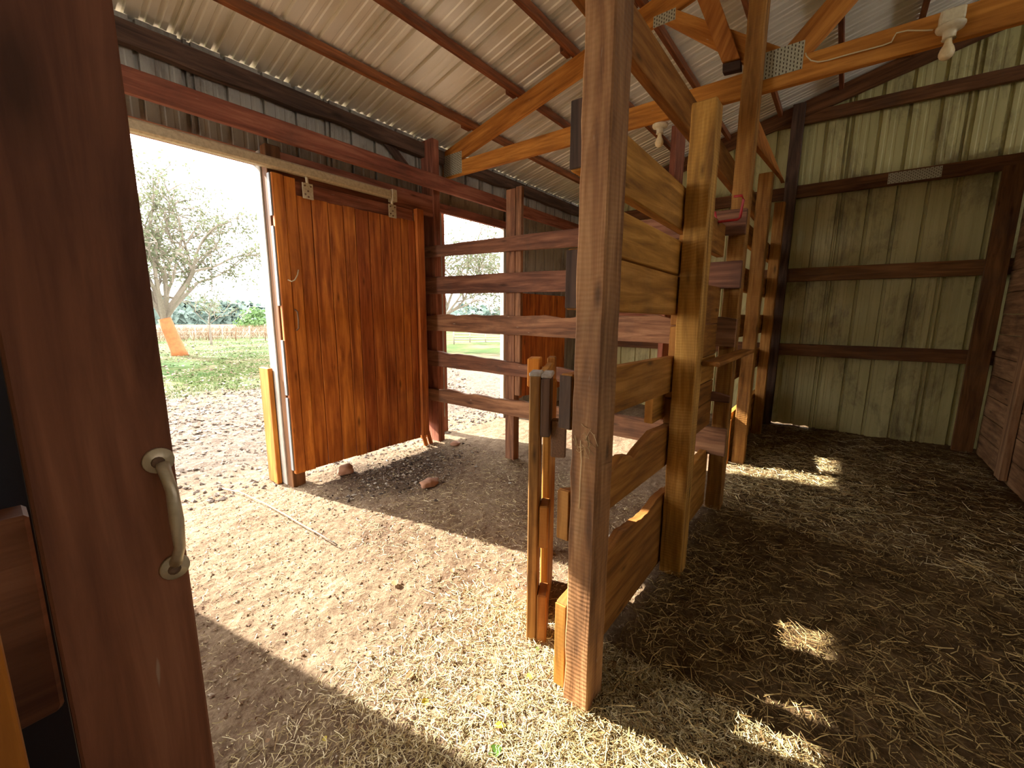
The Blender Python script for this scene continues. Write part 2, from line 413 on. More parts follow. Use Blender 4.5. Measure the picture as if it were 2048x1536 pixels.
# wooden stall wall on the right, boards nailed one above another
bm = bmesh.new(); z = .02; uvq = []
me_parts = []
def stall_wall():
    bm = bmesh.new(); uv = bm.loops.layers.uv.new('UVMap'); z = .0
    hs = [.21, .19, .2, .2, .18, .21, .19, .2, .2, .19, .21, .19, .2, .2, .16]
    for i, h in enumerate(hs):
        y0 = -1.2 - .004*random.random(); y1 = y0-.035; za, zb = z+.003, z+h-.004
        o1, o2 = random.random()*30, random.random()*30
        c = [(3.3, y0, za), (6.06, y0, za), (6.06, y0, zb), (3.3, y0, zb), (3.3, y1, za), (6.06, y1, za), (6.06, y1, zb), (3.3, y1, zb)]
        v = [bm.verts.new(p) for p in c]
        for q in ((0, 1, 2, 3), (5, 4, 7, 6), (4, 0, 3, 7), (1, 5, 6, 2), (3, 2, 6, 7), (4, 5, 1, 0)):
            f = bm.faces.new([v[k] for k in q])
            for l in f.loops: l[uv].uv = (l.vert.co.x+o1, l.vert.co.z+l.vert.co.y+o2)
        z += h
    bmesh.ops.recalc_face_normals(bm, faces=bm.faces[:])
    me = bpy.data.meshes.new('wall_right'); bm.to_mesh(me); bm.free()
    o = link('wall_right', me, M['stall']); o['kind'] = 'structure'
    return o
stall_wall()

# =================================================================== ROOF TIMBER
pur_names = ['nearest the left wall', 'second out from the left wall', 'third out from the left wall', 'fourth out, above the thick front post',
             'fifth out from the left wall, above the truss plates', 'sixth out, right of the tall slim post', 'seventh out, above the near light bulb', 'last one at the right edge']
for i, y in enumerate([2.96, 2.42, 1.88, 1.34, .81, .27, -.27, -.81]):
    z1 = zroof(y+.02)
    e = empty('roof_purlin', (3.1, y, z1-.075), 'reddish purlin under the metal roof, '+pur_names[i], 'roof beam', 'purlins under the metal roof')
    rail('board', 'Y', y-.02, -1.5, 6.1, z1-.068, z1-.004, z1-.068, z1-.004, .04, 'purlin', e)
    box('block', 3.06, 3.165, y+.022, y+.062, z1-.072, z1-.004, 'purlin', e)
# eave plate, ragged and dark
n = 60
top = [(a, 2.975+.004*noise.noise(Vector((a*6, 0, 0)))) for a in frange(-1.5, 6.1, n)]
bot = [(a, 2.865+.03*noise.noise(Vector((a*2.2, 5, 0)))-.012) for a in frange(6.1, -1.5, n)]
o = prism('eave_plate', 'Y', 3.36, top+bot, .06, 'dark', None, (1, 0), .003)
tag(o, 'ragged dark eave board where the left wall meets the roof', 'beam')
o = rail('header_beam', 'Y', 3.13, -1.5, 5.7, 2.505, 2.64, 2.505, 2.63, .04, 'red', None)
tag(o, 'long reddish header beam running along the left wall above both openings', 'beam')
o = rail('lintel_board', 'Y', 3.375, -.6, 1.40, 2.385, 2.47, 2.385, 2.47, .05, 'red', None); tag(o, 'lintel board over the open doorway behind the door track', 'beam')
o = rail('lintel_board', 'Y', 3.375, 3.0, 4.25, 2.385, 2.47, 2.385, 2.47, .05, 'red', None); tag(o, 'lintel board above the second opening beyond the rail fence', 'beam')
o = prism('diagonal_brace', 'Y', 3.395, [(2.40, 2.90), (2.54, 2.90), (2.86, 2.655), (2.73, 2.655)], .02, 'dark', None, (.7, -.6)); tag(o, 'dark diagonal strip on the siding above the header near the truss heel', 'brace')

# truss
XT = 3.17
T = empty('roof_truss', (XT, 1.4, 2.7), 'wooden roof truss with toothed metal plates crossing above the stall posts', 'roof truss')
def tq(pts, ext=None): return [PX(x, y, XT) for x, y in pts]
def chord(yy): return 2.712
prism('bottom_chord', 'X', XT, [(3.40, 2.715), (3.40, 2.85), (-1.6, 2.85), (-1.6, 2.70)], .04, 'truss', T, (1, 0))
prism('top_chord', 'X', XT, [(3.40, 2.80), (3.40, zroof(3.40)-.075), (-2.2, zroof(-2.2)-.075), (-2.2, zroof(-2.2)-.25), (2.95, zroof(2.95)-.245)], .04, 'truss', T, (1, -.25))
prism('web', 'X', XT-.0005, [(1.24, 3.38), (1.12, 3.39), (.46, 2.93), (.46, 2.80), (.60, 2.86)], .04, 'truss', T, (1, .7))
prism('web', 'X', XT-.0005, tq([(1566, 100)])+[(.40, 2.85), (.32, 2.84), (-.42, 3.62), (-.34, 3.70)], .04, 'truss', T, (1, -1.05))
prism('brace', 'X', XT-.045, tq([(1447, 131), (1387, -20), (1432, -20), (1483, 122)]), .04, 'truss', T, (.4, -1))
prism('block', 'X', XT-.045, tq([(1448, 134), (1448, 152), (1484, 144), (1484, 126)]), .05, 'dark', T, (1, 0))
M['slot'] = simple('punched_slot', (.06, .035, .015), .8)
def nail_plate(x, y0, y1, z0, z1, parent):
    """galvanised sheet with staggered rows of punched slots"""
    me = bpy.data.meshes.new('nail_plate'); bm = bmesh.new()
    def bx_(xa, xb, ya, yb, za, zb, mi):
        v = [bm.verts.new(p) for p in ((xa, ya, za), (xa, yb, za), (xa, yb, zb), (xa, ya, zb), (xb, ya, za), (xb, yb, za), (xb, yb, zb), (xb, ya, zb))]
        for q in ((0, 1, 2, 3), (5, 4, 7, 6), (4, 0, 3, 7), (1, 5, 6, 2), (3, 2, 6, 7), (4, 5, 1, 0)):
            f = bm.faces.new([v[k] for k in q]); f.material_index = mi
    bx_(x-.0015, x+.001, y0, y1, z0, z1, 0)
    nr, nc = max(3, int((z1-z0)/.021)), max(3, int((y1-y0)/.0165))
    for i in range(nr):
        for j in range(nc):
            yc = y0+(j+.5)*(y1-y0)/nc; zc = z0+(i+.5+(.25 if j % 2 else -.2))*(z1-z0)/nr
            bx_(x-.0028, x-.0012, yc-.0026, yc+.0026, max(z0+.001, zc-.0058), min(z1-.001, zc+.0058), 1)
    bmesh.ops.recalc_face_normals(bm, faces=bm.faces[:])
    bm.to_mesh(me); bm.free(); o = link('nail_plate', me, M['nailplate'], parent); me.materials.append(M['slot']); return o
M['nailplate'] = simple('galvanised_nail_plate', (.50, .47, .34), .5, .1, 0, 60, .3)
for (a, b_, c, d) in ((.34, .57, 2.775, 2.925), (1.10, 1.25, 3.315, 3.385), (3.12, 3.38, 2.73, 2.93)):
    nail_plate(XT-.001, a, b_, c, d, T)
# ceiling beam along the row of posts
o = prism('ceiling_beam', 'Y', .83, [(1.3, 2.455), (6.05, 2.365), (6.05, 2.56), (1.3, 2.655)], .052, 'plank', None, (1, 0)); tag(o, 'deep ceiling beam running away over the row of stall posts', 'beam')
# gable timber and girts on the back wall
o = prism('gable_rafter', 'X', 6.06, [(3.35, zroof(3.35)-.02), (-2.2, zroof(-2.2)-.02), (-2.2, zroof(-2.2)-.19), (3.35, zroof(3.35)-.19)], .04, 'girt', None, (1, -.25))
tag(o, 'sloping dark rafter along the top of the back wall', 'beam')
for (za, zb, zc, zd, lab) in ((3.51, 3.64, 3.45, 3.57, 'topmost'), (2.70, 2.845, 2.70, 2.83, 'second from the top'), (1.76, 1.915, 1.75, 1.90, 'third from the top'), (.865, 1.005, .89, 1.03, 'lowest')):
    y0 = 1.7 if lab == 'topmost' else 3.4
    e = empty('wall_girt', (6.1, 1, za), 'horizontal brown girt across the cream siding of the back wall, '+lab, 'beam', 'girts on the back wall')
    prism('board', 'X', 6.07, [(y0, za), (-1.6, zc), (-1.6, zd), (y0, zb)], .045, 'girt', e, (1, 0))
    if lab == 'second from the top': nail_plate(6.068, -.62, -.22, 2.715, 2.82, e)
o = box('corner_post', 6.0, 6.06, -1.17, -1.02, 0, 2.72, 'girt'); tag(o, 'dark brown post in the far right corner beside the stall wall', 'post')
o = box('wall_batten', 5.02, 5.17, -1.196, -1.15, .03, 2.9, 'stall', None, 2); tag(o, 'upright batten nailed to the wooden stall wall at the right edge', 'batten')
o = box('board_lining', 6.02, 6.06, 1.78, 3.38, 1.03, 1.75, 'red'); tag(o, 'reddish board lining on the far wall seen between the stall planks', 'board')

# =================================================================== LEFT WALL: posts, track and door
J = empty('jamb_post', (1.43, 3.35, 0), 'doorway jamb post, pale grey and sunlit on its outer side, beside the hanging door', 'post')
box('weathered_post', 1.375, 1.475, 3.33, 3.45, 0, 2.47, 'grey', J)
box('inner_post', 1.385, 1.485, 3.245, 3.328, -.01, 2.50, 'girt', J)
o = box('bumper_board', 1.335, 1.37, 3.40, 3.56, 0, .93, 'orange'); tag(o, 'short orange board standing against the outside of the doorway post', 'board')
o = box('header_post', .1, .2, 3.245, 3.42, 0, 2.5, 'dark'); tag(o, 'dark post at the left side of the open doorway behind the front door stile', 'post')
o = box('track_board', 1.40, 2.93, 3.262, 3.30, 2.285, 2.475, 'red'); tag(o, 'reddish board behind the door track above the hanging door', 'board')
D = empty('door_1', (2.05, 3.22, .13), 'hanging wooden sliding barn door of upright orange brown boards on a metal track', 'door', None, 'structure')
rnd = random.Random(3)
xs = [1.553, 1.66, 1.79, 1.915, 2.02, 2.14, 2.255, 2.36, 2.465, 2.545, 2.625]
for i in range(len(xs)-1):
    box('plank', xs[i]+.0025, xs[i+1]-.0025, 3.2, 3.222, .125+rnd.uniform(-.004, .004), 2.188+rnd.uniform(-.004, .004), 'door', D, 2, .003)
box('stile', 1.388, 1.468, 3.19, 3.222, .12, 2.305, 'door', D, 2)
box('stile', 1.471, 1.55, 3.192, 3.222, .12, 2.30, 'door', D, 2)
box('stile', 2.63, 2.712, 3.17, 3.222, .145, 2.30, 'door', D, 2)
box('rail', 1.55, 2.63, 3.224, 3.25, 2.15, 2.292, 'red', D, 0)
for a, b_ in ((.15, .72), (.74, 1.15), (1.4, 1.95), (2.02, 2.30)):
    box('edge_strip', 1.376, 1.387, 3.20, 3.235, a, b_, 'strap', D, 2, .001)
for x in (1.635, 2.375):
    h = box('hanger', x-.04, x+.04, 3.184, 3.19, 2.175, 2.285, 'galv', D, 2, .002)
    w = tube('roller', [(x, 3.19, 2.285), (x, 3.19, 2.315), (x, 3.2, 2.335)], .011, 'galv', D)
    for dx, dz in ((-.022, .09), (.022, .09), (0, .055), (0, .015), (-.022, .03)):
        lathe('bolt', [(.0, .0), (.007, .0), (.006, .005), (.0, .006)], (x+dx, 3.184, 2.175+dz), (0, -1, 0), 'rust', h, 8)
p = PY(585, 560, 3.18); q = PY(592, 545, 3.18)
tube('hook', [(p[0]-.03, 3.185, p[1]-.0), (p[0]-.012, 3.17, p[1]-.012), (p[0]+.01, 3.165, p[1]), (p[0]+.035, 3.17, p[1]+.04), (p[0]+.05, 3.185, p[1]+.075)], .0045, 'galv', D)
p = PY(593, 640, 3.18)
tube('door_handle', [(p[0], 3.19, p[1]+.075), (p[0], 3.155, p[1]+.06), (p[0]+.0, 3.15, p[1]), (p[0], 3.155, p[1]-.06), (p[0], 3.19, p[1]-.075)], .006, 'rust', D)
o = box('tall_board', 2.745, 2.85, 3.335, 3.37, .06, 1.83, 'door'); tag(o, 'tall orange board standing behind the right edge of the hanging door', 'board')
o = box('door_track', -.5, 2.37, 3.175, 3.235, 2.33, 2.40, 'galv', None, 0, .012); tag(o, 'pale metal box track above the doorway that carries the hanging door', 'door track')
o = box('track_bracket', 2.37, 2.42, 3.17, 3.24, 2.31, 2.41, 'galv', None, 2); tag(o, 'small metal bracket closing the right end of the door track', 'bracket')
for (a, b_, l) in (((2.71, 3.30, .24), (2.80, 3.22, .0), 'left'), ((2.78, 3.31, .26), (2.90, 3.20, .0), 'right')):
    dv = Vector(b_)-Vector(a)
    o = prism('broken_board', 'Y', a[1]-.06, [(a[0], .005), (a[0]+.045, .005), (a[0]+.0, .16), (a[0]-.05, .17)], .02, 'door', None, (-.3, 1)); tag(o, 'broken board end leaning below the right corner of the hanging door, '+l+' one', 'board')

# second opening: posts, far door
o = box('wall_post', 2.905, 2.99, 3.25, 3.42, 0, 3.0, 'red'); tag(o, 'reddish post against the left wall where the rail fence begins', 'post')
o = box('jamb_board', 3.12, 3.255, 3.475, 3.50, 0, 2.47, 'red'); tag(o, 'board on the outside of the left edge of the second opening', 'board')
o = box('opening_trim', 4.15, 4.19, 3.38, 3.44, 0, 2.40, 'grey'); tag(o, 'narrow sunlit trim on the far side of the second opening', 'board')
E2 = empty('door_2', (5.0, 3.36, .25), 'far barn door of upright orange boards right of the second opening', 'door', None, 'structure')
for i in range(10):
    box('plank', 4.18+i*.135, 4.18+i*.135+.132, 3.30, 3.325, .25+rnd.uniform(-.01, .01), 1.62, 'door', E2, 2, .002)
box('rail', 4.18, 5.53, 3.327, 3.35, 1.45, 1.58, 'red', E2, 0)

# =================================================================== RAIL FENCE (slightly skewed to the wall)
K = .052
def PR(x, y):
    d = ray(x, y); t = (2.86+3.4*K)/(d.x+K*d.y); return (d.y*t, CZ+d.z*t)
FN = empty('rail_fence', (2.93, 2.0, 0), 'fence of five rough rails crossing from the left wall to the stall posts', 'fence')
def skew(o):
    l = wloc(o)
    for v in o.data.vertices:
        yy = v.co.y + l.y; v.co.x += (3.4-yy)*K
def frail(tops, bots, amp, seed, yend=.53):
    """top and bottom edges read as (y, z) pairs; straight in between, ragged by amp"""
    def ln(ps, y):
        (ya, za), (yb, zb) = ps[0], ps[-1]
        return za+(zb-za)*(y-ya)/(yb-ya)
    y0 = 3.40; n = 56
    T_ = []; B_ = []
    for i in range(n+1):
        y = y0+(yend-y0)*i/n
        w = amp*(noise.noise(Vector((y*3.1, seed, 0)))*1.2+noise.noise(Vector((y*9, seed, 3)))*.5)
        T_.append((y, ln(tops, y)+w)); B_.append((y, ln(bots, y)+amp*.15*noise.noise(Vector((y*4, seed+5, 0)))))
    o = prism('rail', 'X', 2.86, T_+B_[::-1], .038, 'rail', FN, (1, 0), .003)
    skew(o); return o
frail([PR(875, 490), PR(1155, 456)], [PR(870, 513), PR(1155, 492)], .008, 1)
frail([PR(880, 553), PR(1125, 540)], [PR(862, 588), PR(1125, 583)], .006, 2)
frail([PR(862, 630), PR(1150, 632)], [PR(862, 661), PR(1150, 677)], .028, 3)
frail([PR(865, 701), PR(1145, 743)], [PR(862, 731), PR(1145, 767)], .022, 4)
frail([PR(865, 778), PR(1448, 859)], [PR(865, 801), PR(1441, 913)], .022, 5)
o = box('post', 2.955, 3.04, 2.285, 2.385, 0, 2.40, 'rail', FN)
box('upper_board', 2.962, 3.0, 2.225, 2.284, .62, 2.41, 'rail', FN)
# narrow post farther back between the stalls
o = box('slim_post', 5.0, 5.32, 1.64, 1.70, 0, 3.4, 'red'); tag(o, 'slim post with a pale lit edge far behind the rail fence', 'post')

# =================================================================== STALL PARTITION, near section
SP = empty('stall_partition', (2.1, .6, 0), 'near stall partition of rough planks on thick rough sawn posts', 'stall partition')
def rpost(name, x0, x1, y0, y1, z1, mat, parent, amp, seed, both=False):
    l = rough_edge((y1, -.02), (y1, z1), 60, amp, seed, 1.6); r = rough_edge((y0, z1), (y0, -.02), 60, amp*(.6 if both else .25), seed+4, 1.6)
    return prism(name, 'X', x0, l+r, x1-x0, mat, parent, (0, 1), .005)
rpost('post', 1.12, 1.235, .543, .636, 3.45, 'roughred', SP, .006, 1)
rpost('post', 2.10, 2.21, .525, .632, 2.285, 'rough', SP, .003, 2, True)
rpost('post', 3.05, 3.16, .535, .632, 3.42, 'rough', SP, .003, 3, True)
def plk(pts, mat='plank', x=None, th=.044, y=.642, parent=None, name='plank', bv=.004):
    return prism(name, 'Y', y, pts, th, mat, parent or SP, (1, 0), bv)
def r4(x0, x1, z0, z1, d=0.0): return [(x0, z0), (x1, z0+d), (x1, z1+d), (x0, z1)]
plk(r4(1.155, 2.23, 1.77, 1.965, -.025)); plk(r4(1.22, 2.225, 1.556, 1.712, -.015)); plk(r4(1.15, 2.17, 1.365, 1.548, -.014))
plk(r4(1.13, 2.23, .985, 1.165, -.02))
# waney edged planks
def wany(x0, x1, z0, prof, seed, d=0, amp=.008):
    n = int((x1-x0)/.02); T_ = []
    for i in range(n+1):
        x = x0+(x1-x0)*i/n; t = (x-x0)/(x1-x0)
        for (ta, va), (tb, vb) in zip(prof, prof[1:]):
            if ta <= t <= tb: v = va+(vb-va)*(t-ta)/(tb-ta)
        T_.append((x, v+amp*noise.noise(Vector((x*14, seed, 0)))))
    return [(x0, z0), (x1, z0+d)] + T_[::-1]
top5 = [PY(x, y, .642) for x, y in [(1215, 975), (1225, 945), (1248, 913), (1262, 911), (1268, 917), (1280, 900), (1310, 864), (1338, 852)]]
plk([(1.135, .60), (2.22, .575), (2.22, top5[-1][1])] + top5[::-1] + [(1.135, .78)])
plk(wany(1.14, 2.22, .03, [(0, .36), (.25, .385), (.34, .405), (.42, .43), (.7, .40), (.85, .425), (1, .42)], 3, 0, .014))
for k_, (xe_, za, zb) in enumerate(((1.155, 1.77, 1.965), (1.15, 1.365, 1.548), (1.13, .985, 1.165), (1.135, .60, .78), (1.14, .03, .36))):
    box('end_grain', xe_-.007, xe_-.0005, .643, .686, za+.004, zb-.004, 'shaded_end' if k_ < 3 else 'plank', SP, 2, .002)  # upper ends painted dark as shaded, lower ones keep the lit plank colour
# second bay
plk(r4(2.23, 3.02, 1.72, 1.915)); plk(r4(2.18, 3.03, 1.30, 1.53)); plk(r4(2.18, 3.03, 1.10, 1.295))
plk(r4(2.16, 3.03, .93, 1.095)); plk(r4(2.17, 3.03, .79, .925)); plk(r4(2.15, 3.03, .615, .785))
plk(r4(2.0, 2.2, .82, 1.0), y=.682)
plk(wany(2.23, 3.06, .02, [(0, .40), (.3, .43), (.6, .41), (1, .44)], 8, 0, .014))
box('shelf', 2.19, 3.2, .44, .524, 1.105, 1.127, 'plank', SP, 0)
# red bent rack hung on the tall slim post
SB = [(1.1175, .632, 1.02), (1.114, .62, 1.0), (1.113, .60, .985), (1.114, .585, .97), (1.1165, .575, .95)]
for i in range(9):
    r_ = random.Random(i+40); y0 = r_.uniform(.565, .64); z0 = r_.uniform(.93, 1.03) if i < 9 else r_.uniform(.05, .3)
    tube('hay_strand', [(1.1175-.003*math.sin(k*.9+i), y0-.012*k*r_.uniform(.3, 1), z0-.010*k*r_.uniform(-.4, 1.3)) for k in range(5)], .0008, 'fibre', SP, 4)
tube('cobweb_thread', [(1.1165, .60, .965), (1.1155, .594, .90), (1.116, .596, .83), (1.1165, .597, .74)], .0013, 'fibre', SP, 5)
tube('saddle_rack', [(2.80, *PX(1468, 393, 2.8)), (2.80, *PX(1484, 391, 2.8)), (2.80, *PX(1487, 400, 2.8)), (2.80, *PX(1480, 435, 2.8)), (2.80, *PX(1475, 439, 2.8)), (2.80, *PX(1437, 444, 2.8)), (2.80, *PX(1432, 438, 2.8)), (2.80, *PX(1430, 425, 2.8)), (2.80, *PX(1421, 422, 2.8))], .0075, 'redpaint')
tag(bpy.data.objects['saddle_rack'], 'bent red metal rack hanging high between two stall posts', 'rack')

# far section of the partition
FP = empty('stall_partition', (4.8, .6, 0), 'far stall partition with slim posts and short planks beyond the gap', 'stall partition')
rpost('post', 4.16, 4.26, .57, .672, 2.51, 'rough', FP, .003, 11, True)
rpost('post', 5.42, 5.50, .60, .70, 2.54, 'rough', FP, .002, 12)
rpost('post', 6.0, 6.055, .57, .69, 3.70, 'dark', FP, .002, 13)
for (z0, z1, x0) in ((1.95, 2.12, 4.12), (1.56, 1.76, 4.10), (1.16, 1.36, 4.13), (.78, .98, 4.09), (.0, .47, 4.12)):
    plk(r4(x0, 5.99, z0, z1), y=.705, parent=FP)
o = box('foot_board', 4.10, 4.14, .69, .76, 0, .42, 'orange'); tag(o, 'short bright orange board standing beside the foot of the far stall post', 'board')
o = prism('knee_brace', 'Y', .71, [PY(1515, 232, .71), PY(1571, 368, .71), (PY(1571, 368, .71)[0]-.25, PY(1571, 368, .71)[1]-.0), (PY(1511, 287, .71)[0], PY(1511, 287, .71)[1])], .04, 'truss', None, (1, -.1))
tag(o, 'angled knee brace beyond the tall slim post', 'brace')

# =================================================================== GATE beside the thick post (seen end on)
A = Vector((1.275, .885, 0)); B = Vector((1.90, 1.205, 0)); gd = (B-A).normalized(); gn = Vector((gd.y, -gd.x, 0))   # gn points to the partition
G = empty('stall_gate', A, 'low wooden stall gate folded back beside the thick front post', 'gate')
def gbox(name, s0, s1, n0, n1, z0, z1, mat, grain, bevel=.005, parent=G):
    bm = bmesh.new(); vs = []
    for z in (z0, z1):
        for s, n_ in ((s0, n0), (s1, n0), (s1, n1), (s0, n1)):
            p = A+gd*s+gn*n_; vs.append(bm.verts.new((p.x, p.y, z)))
    for q in ((0, 3, 2, 1), (4, 5, 6, 7), (0, 1, 5, 4), (1, 2, 6, 5), (2, 3, 7, 6), (3, 0, 4, 7)): bm.faces.new([vs[k] for k in q])
    gr = {'z': (0, 0, 1), 's': gd}[grain]
    return link(name, finish(bm, gr, gn, bevel, name), M[mat], parent)
gbox('stile', 0, .09, -.022, .020, -.005, 1.12, 'darkstile', 'z')
gbox('stile', .62, .71, -.022, .020, .0, 1.13, 'plank', 'z')
gbox('block', .0, .09, .022, .06, .885, 1.112, 'shaded_end', 'z')  # top block painted in the shaded tone, lower blocks in plank colour
gbox('block', .005, .09, .022, .06, .42, .60, 'plank', 'z')
gbox('block', -.004, .09, .022, .062, -.01, .215, 'plank', 'z')
gbox('back_board', .125, .43, .018, .048, .0, 1.05, 'plank', 'z')  # widened along the gate to block sun between the floor patches
gbox('rail', .091, .619, -.022, .016, .93, 1.105, 'plank', 's')
gbox('end_cap', .002, .088, -.024, .022, 1.118, 1.135, 'greycap', 's', .004)
gbox('end_cap', .004, .12, .021, .062, 1.113, 1.13, 'greycap', 's', .004)
gbox('block', .45, .56, -.10, -.04, 1.0, 1.14, 'orange', 's')
gbox('hinge', .02, .06, .062, .12, .80, .95, 'rust', 'z')

# =================================================================== FRONT LEFT: door stile with pull handle, close to the camera
FL = empty('front_door', (.05, .5, 0), 'dark brown plank door edge filling the left side, with a worn metal pull handle', 'door')
y = .5
l = [PY(0, 650, .5), PY(180, 1536, .5)]
prism('stile', 'Y', .5, [(.0105, -.0), (.106, -.0), (.103, 2.6), (.010, 2.6)], .038, 'stile', FL, (0, 1), .002)
a = PY(57, 1028, .548)[0]; b_ = PY(134, 1412, .548)[0]; zt = PY(57, 1028, .548)[1]; zb = PY(134, 1412, .548)[1]; zb2 = PY(49, 1485, .548)[1]
prism('rail', 'Y', .545, [(a, zt), (b_-.001, zb+.006), (b_-.004, zb), (-.9, zb-.03), (-.9, zt)], .038, 'stile', FL, (1, 0), .003)
box('shade_panel', -.9, .012, .60, .62, 0, 2.6, 'gapshade', FL, 2, .001)  # dark sheet added to stand for the unlit space beyond the stile
xe = PY(27, 1400, .47)[0]
box('side_board', -.12, xe, .462, .49, 0, PY(0, 1268, .47)[1], 'orange', FL, 2, .002)
# pull handle: two flattened ears with screws and a ribbed grip between
zt, zb = PY(322, 925, .49)[1], PY(355, 1140, .49)[1]; xt, xb = PY(322, 925, .49)[0], PY(355, 1140, .49)[0]
Hh = tube('pull_handle', [(xt+.002, .496, zt-.004), (xt+.002, .488, zt-.012), (xt+.003, .479, zt-.026), (xt+.003, .476, (zt+zb)/2), (xb+.002, .479, zb+.028), (xb+.001, .488, zb+.014), (xb+.001, .496, zb+.006)], .0058, 'handle', FL, 12, [1, .9, .85, 1.0, .8, .8, 1])
for zz, xx in ((zt, xt), (zb, xb)):
    lathe('ear', [(0, 0), (.0125, 0), (.012, .003), (0, .0035)], (xx, .4995, zz), (0, -1, 0), 'handle', Hh, 20)
    lathe('screw', [(0, 0), (.0055, 0), (.005, .0015), (.002, .0012), (0, .0005)], (xx-.001, .4958, zz-.001), (0, -1, 0), 'rust', Hh, 12)

# =================================================================== LIGHT FITTINGS (not lit)
def bulb(loc, label, r=.030):
    e = empty('light_fixture', loc, label, 'light fixture', 'bare bulbs on the truss')
    x, y_, z_ = loc
    lathe('base', [(0, 0), (.055, 0), (.055, -.008), (.050, -.018), (.034, -.024), (.026, -.028), (.024, -.055), (.027, -.060), (.0, -.060)], loc, (0, 0, 1), 'porcelain', e)
    lathe('bulb', [(.013, -.056), (.014, -.072), (.017, -.085), (r*.86, -.102), (r, -.118), (r*.97, -.130), (r*.8, -.142), (r*.45, -.150), (0, -.152)], loc, (0, 0, 1), 'bulbglass', e)
    return e
e = bulb((3.125, -.265, 2.755), 'bare bulb in a cream porcelain socket with a white cable, upper right')
box('mount_box', 3.09, 3.165, -.31, -.22, 2.757, 2.82, 'porcelain', e, 2, .008)
bulb((3.24, 1.185, 2.708), 'bare bulb in a cream socket hanging behind the thick front post')
o = tube('electric_cable', [(3.155, *PX(1866, 60, 3.155))]+[(3.158, *PX(x_, y_, 3.158)) for x_, y_ in [(1850, 61), (1815, 61), (1793, 66), (1787, 76), (1783, 84), (1765, 91), (1700, 108), (1655, 121), (1636, 124), (1622, 121), (1613, 112), (1611, 106)]], .0035, 'cable')
tag(o, 'cream cable stapled along the truss to the near light fixture', 'cable')

# =================================================================== FLOOR THINGS
def rock(name, loc, s, mat, label, cat, group=None, seed=1):
    bm = bmesh.new(); bmesh.ops.create_icosphere(bm, subdivisions=3, radius=1)
    for v in bm.verts:
        n_ = noise.noise(v.co*1.3+Vector((seed*5, 0, 0)))*.35+noise.noise(v.co*3.1+Vector((0, seed*5, 0)))*.12
        v.co = v.co*(1+n_); v.co = Vector((v.co.x*s[0], v.co.y*s[1], max(v.co.z, -.5)*s[2]))
        v.co += Vector(loc)
    me = bpy.data.meshes.new(name); bm.to_mesh(me); bm.free(); me.shade_smooth()
    return tag(link(name, me, M[mat]), label, cat, group)
rock('rock', (1.80, 3.20, .03), (.07, .06, .05), 'stone', 'reddish rock wedged under the hanging barn door', 'rock', None, 1)
rock('rock', (2.10, 2.47, .012), (.085, .06, .035), 'stone', 'flat reddish rock lying on the dirt in front of the barn door', 'rock', None, 2)
rock('rock', (2.95, 3.05, .012), (.05, .05, .025), 'stone', 'small reddish rock at the foot of the wall post', 'rock', None, 3)
pts = [(445, 977), (480, 985), (530, 1007), (570, 1030), (600, 1047), (640, 1070), (675, 1090)]
o = tube('dry_stalk', [(*PZ(x_, y_, .012), .012+.004*(i % 2)) for i, (x_, y_) in enumerate(pts)], .0032, 'grey'); tag(o, 'long pale dry stalk lying across the sunlit dirt', 'stick')
rr = random.Random(5)
def near_px(x, y, z=.01): p = PZ(x, y, z); return (p[0], p[1], gh(p[0], p[1])+.003)
for i, (x_, y_) in enumerate([(750, 962), (773, 962), (832, 958), (1020, 965), (1222, 1070), (1232, 1085), (1240, 1068), (1228, 1095), (1250, 1078), (1245, 1092), (1236, 1076)]):
    p = near_px(x_, y_); s = .012 if i < 4 else .018
    rock('pebble', p, (s*rr.uniform(.7, 1.3), s, s*.5), 'pebble', 'pale pebble on the floor near the '+('barn door' if i < 4 else 'stall planks'), 'pebble', 'pebbles near the barn door' if i < 4 else 'pebbles beside the stall planks', 10+i)

def leafmat(name, c, tr=.3):
    m, nt, b = newmat(name); b.inputs['Base Color'].default_value = (*c, 1); b.inputs['Roughness'].default_value = .6
    b.inputs['Transmission Weight'].default_value = 0
    t = N(nt, 'ShaderNodeBsdfTranslucent'); t.inputs[0].default_value = (*[min(1, q*1.2) for q in c], 1)
    mx = N(nt, 'ShaderNodeMixShader'); mx.inputs[0].default_value = tr
    nt.links.new(b.outputs[0], mx.inputs[1]); nt.links.new(t.outputs[0], mx.inputs[2]); nt.links.new(mx.outputs[0], nt.nodes['Material Output'].inputs[0])
    return m
M['leafbrown'] = leafmat('brown_leaf', (.30, .16, .06)); M['leafyel'] = leafmat('yellow_leaf', (.55, .42, .04)); M['leafgreen'] = leafmat('green_leaf', (.10, .22, .02))
M['treeleaf'] = leafmat('tree_leaf', (.10, .115, .065), .35); M['grassblade'] = leafmat('grass_blade', (.20, .30, .06), .4); M['litter'] = leafmat('leaf_litter', (.42, .33, .20), .2)
M['bark'] = simple('tree_bark', (.20, .17, .135), .9, 0, .5, 30, .4); M['cutwood'] = simple('orange_bare_trunk', (.30, .105, .028), .8, 0, .4, 12, .4)
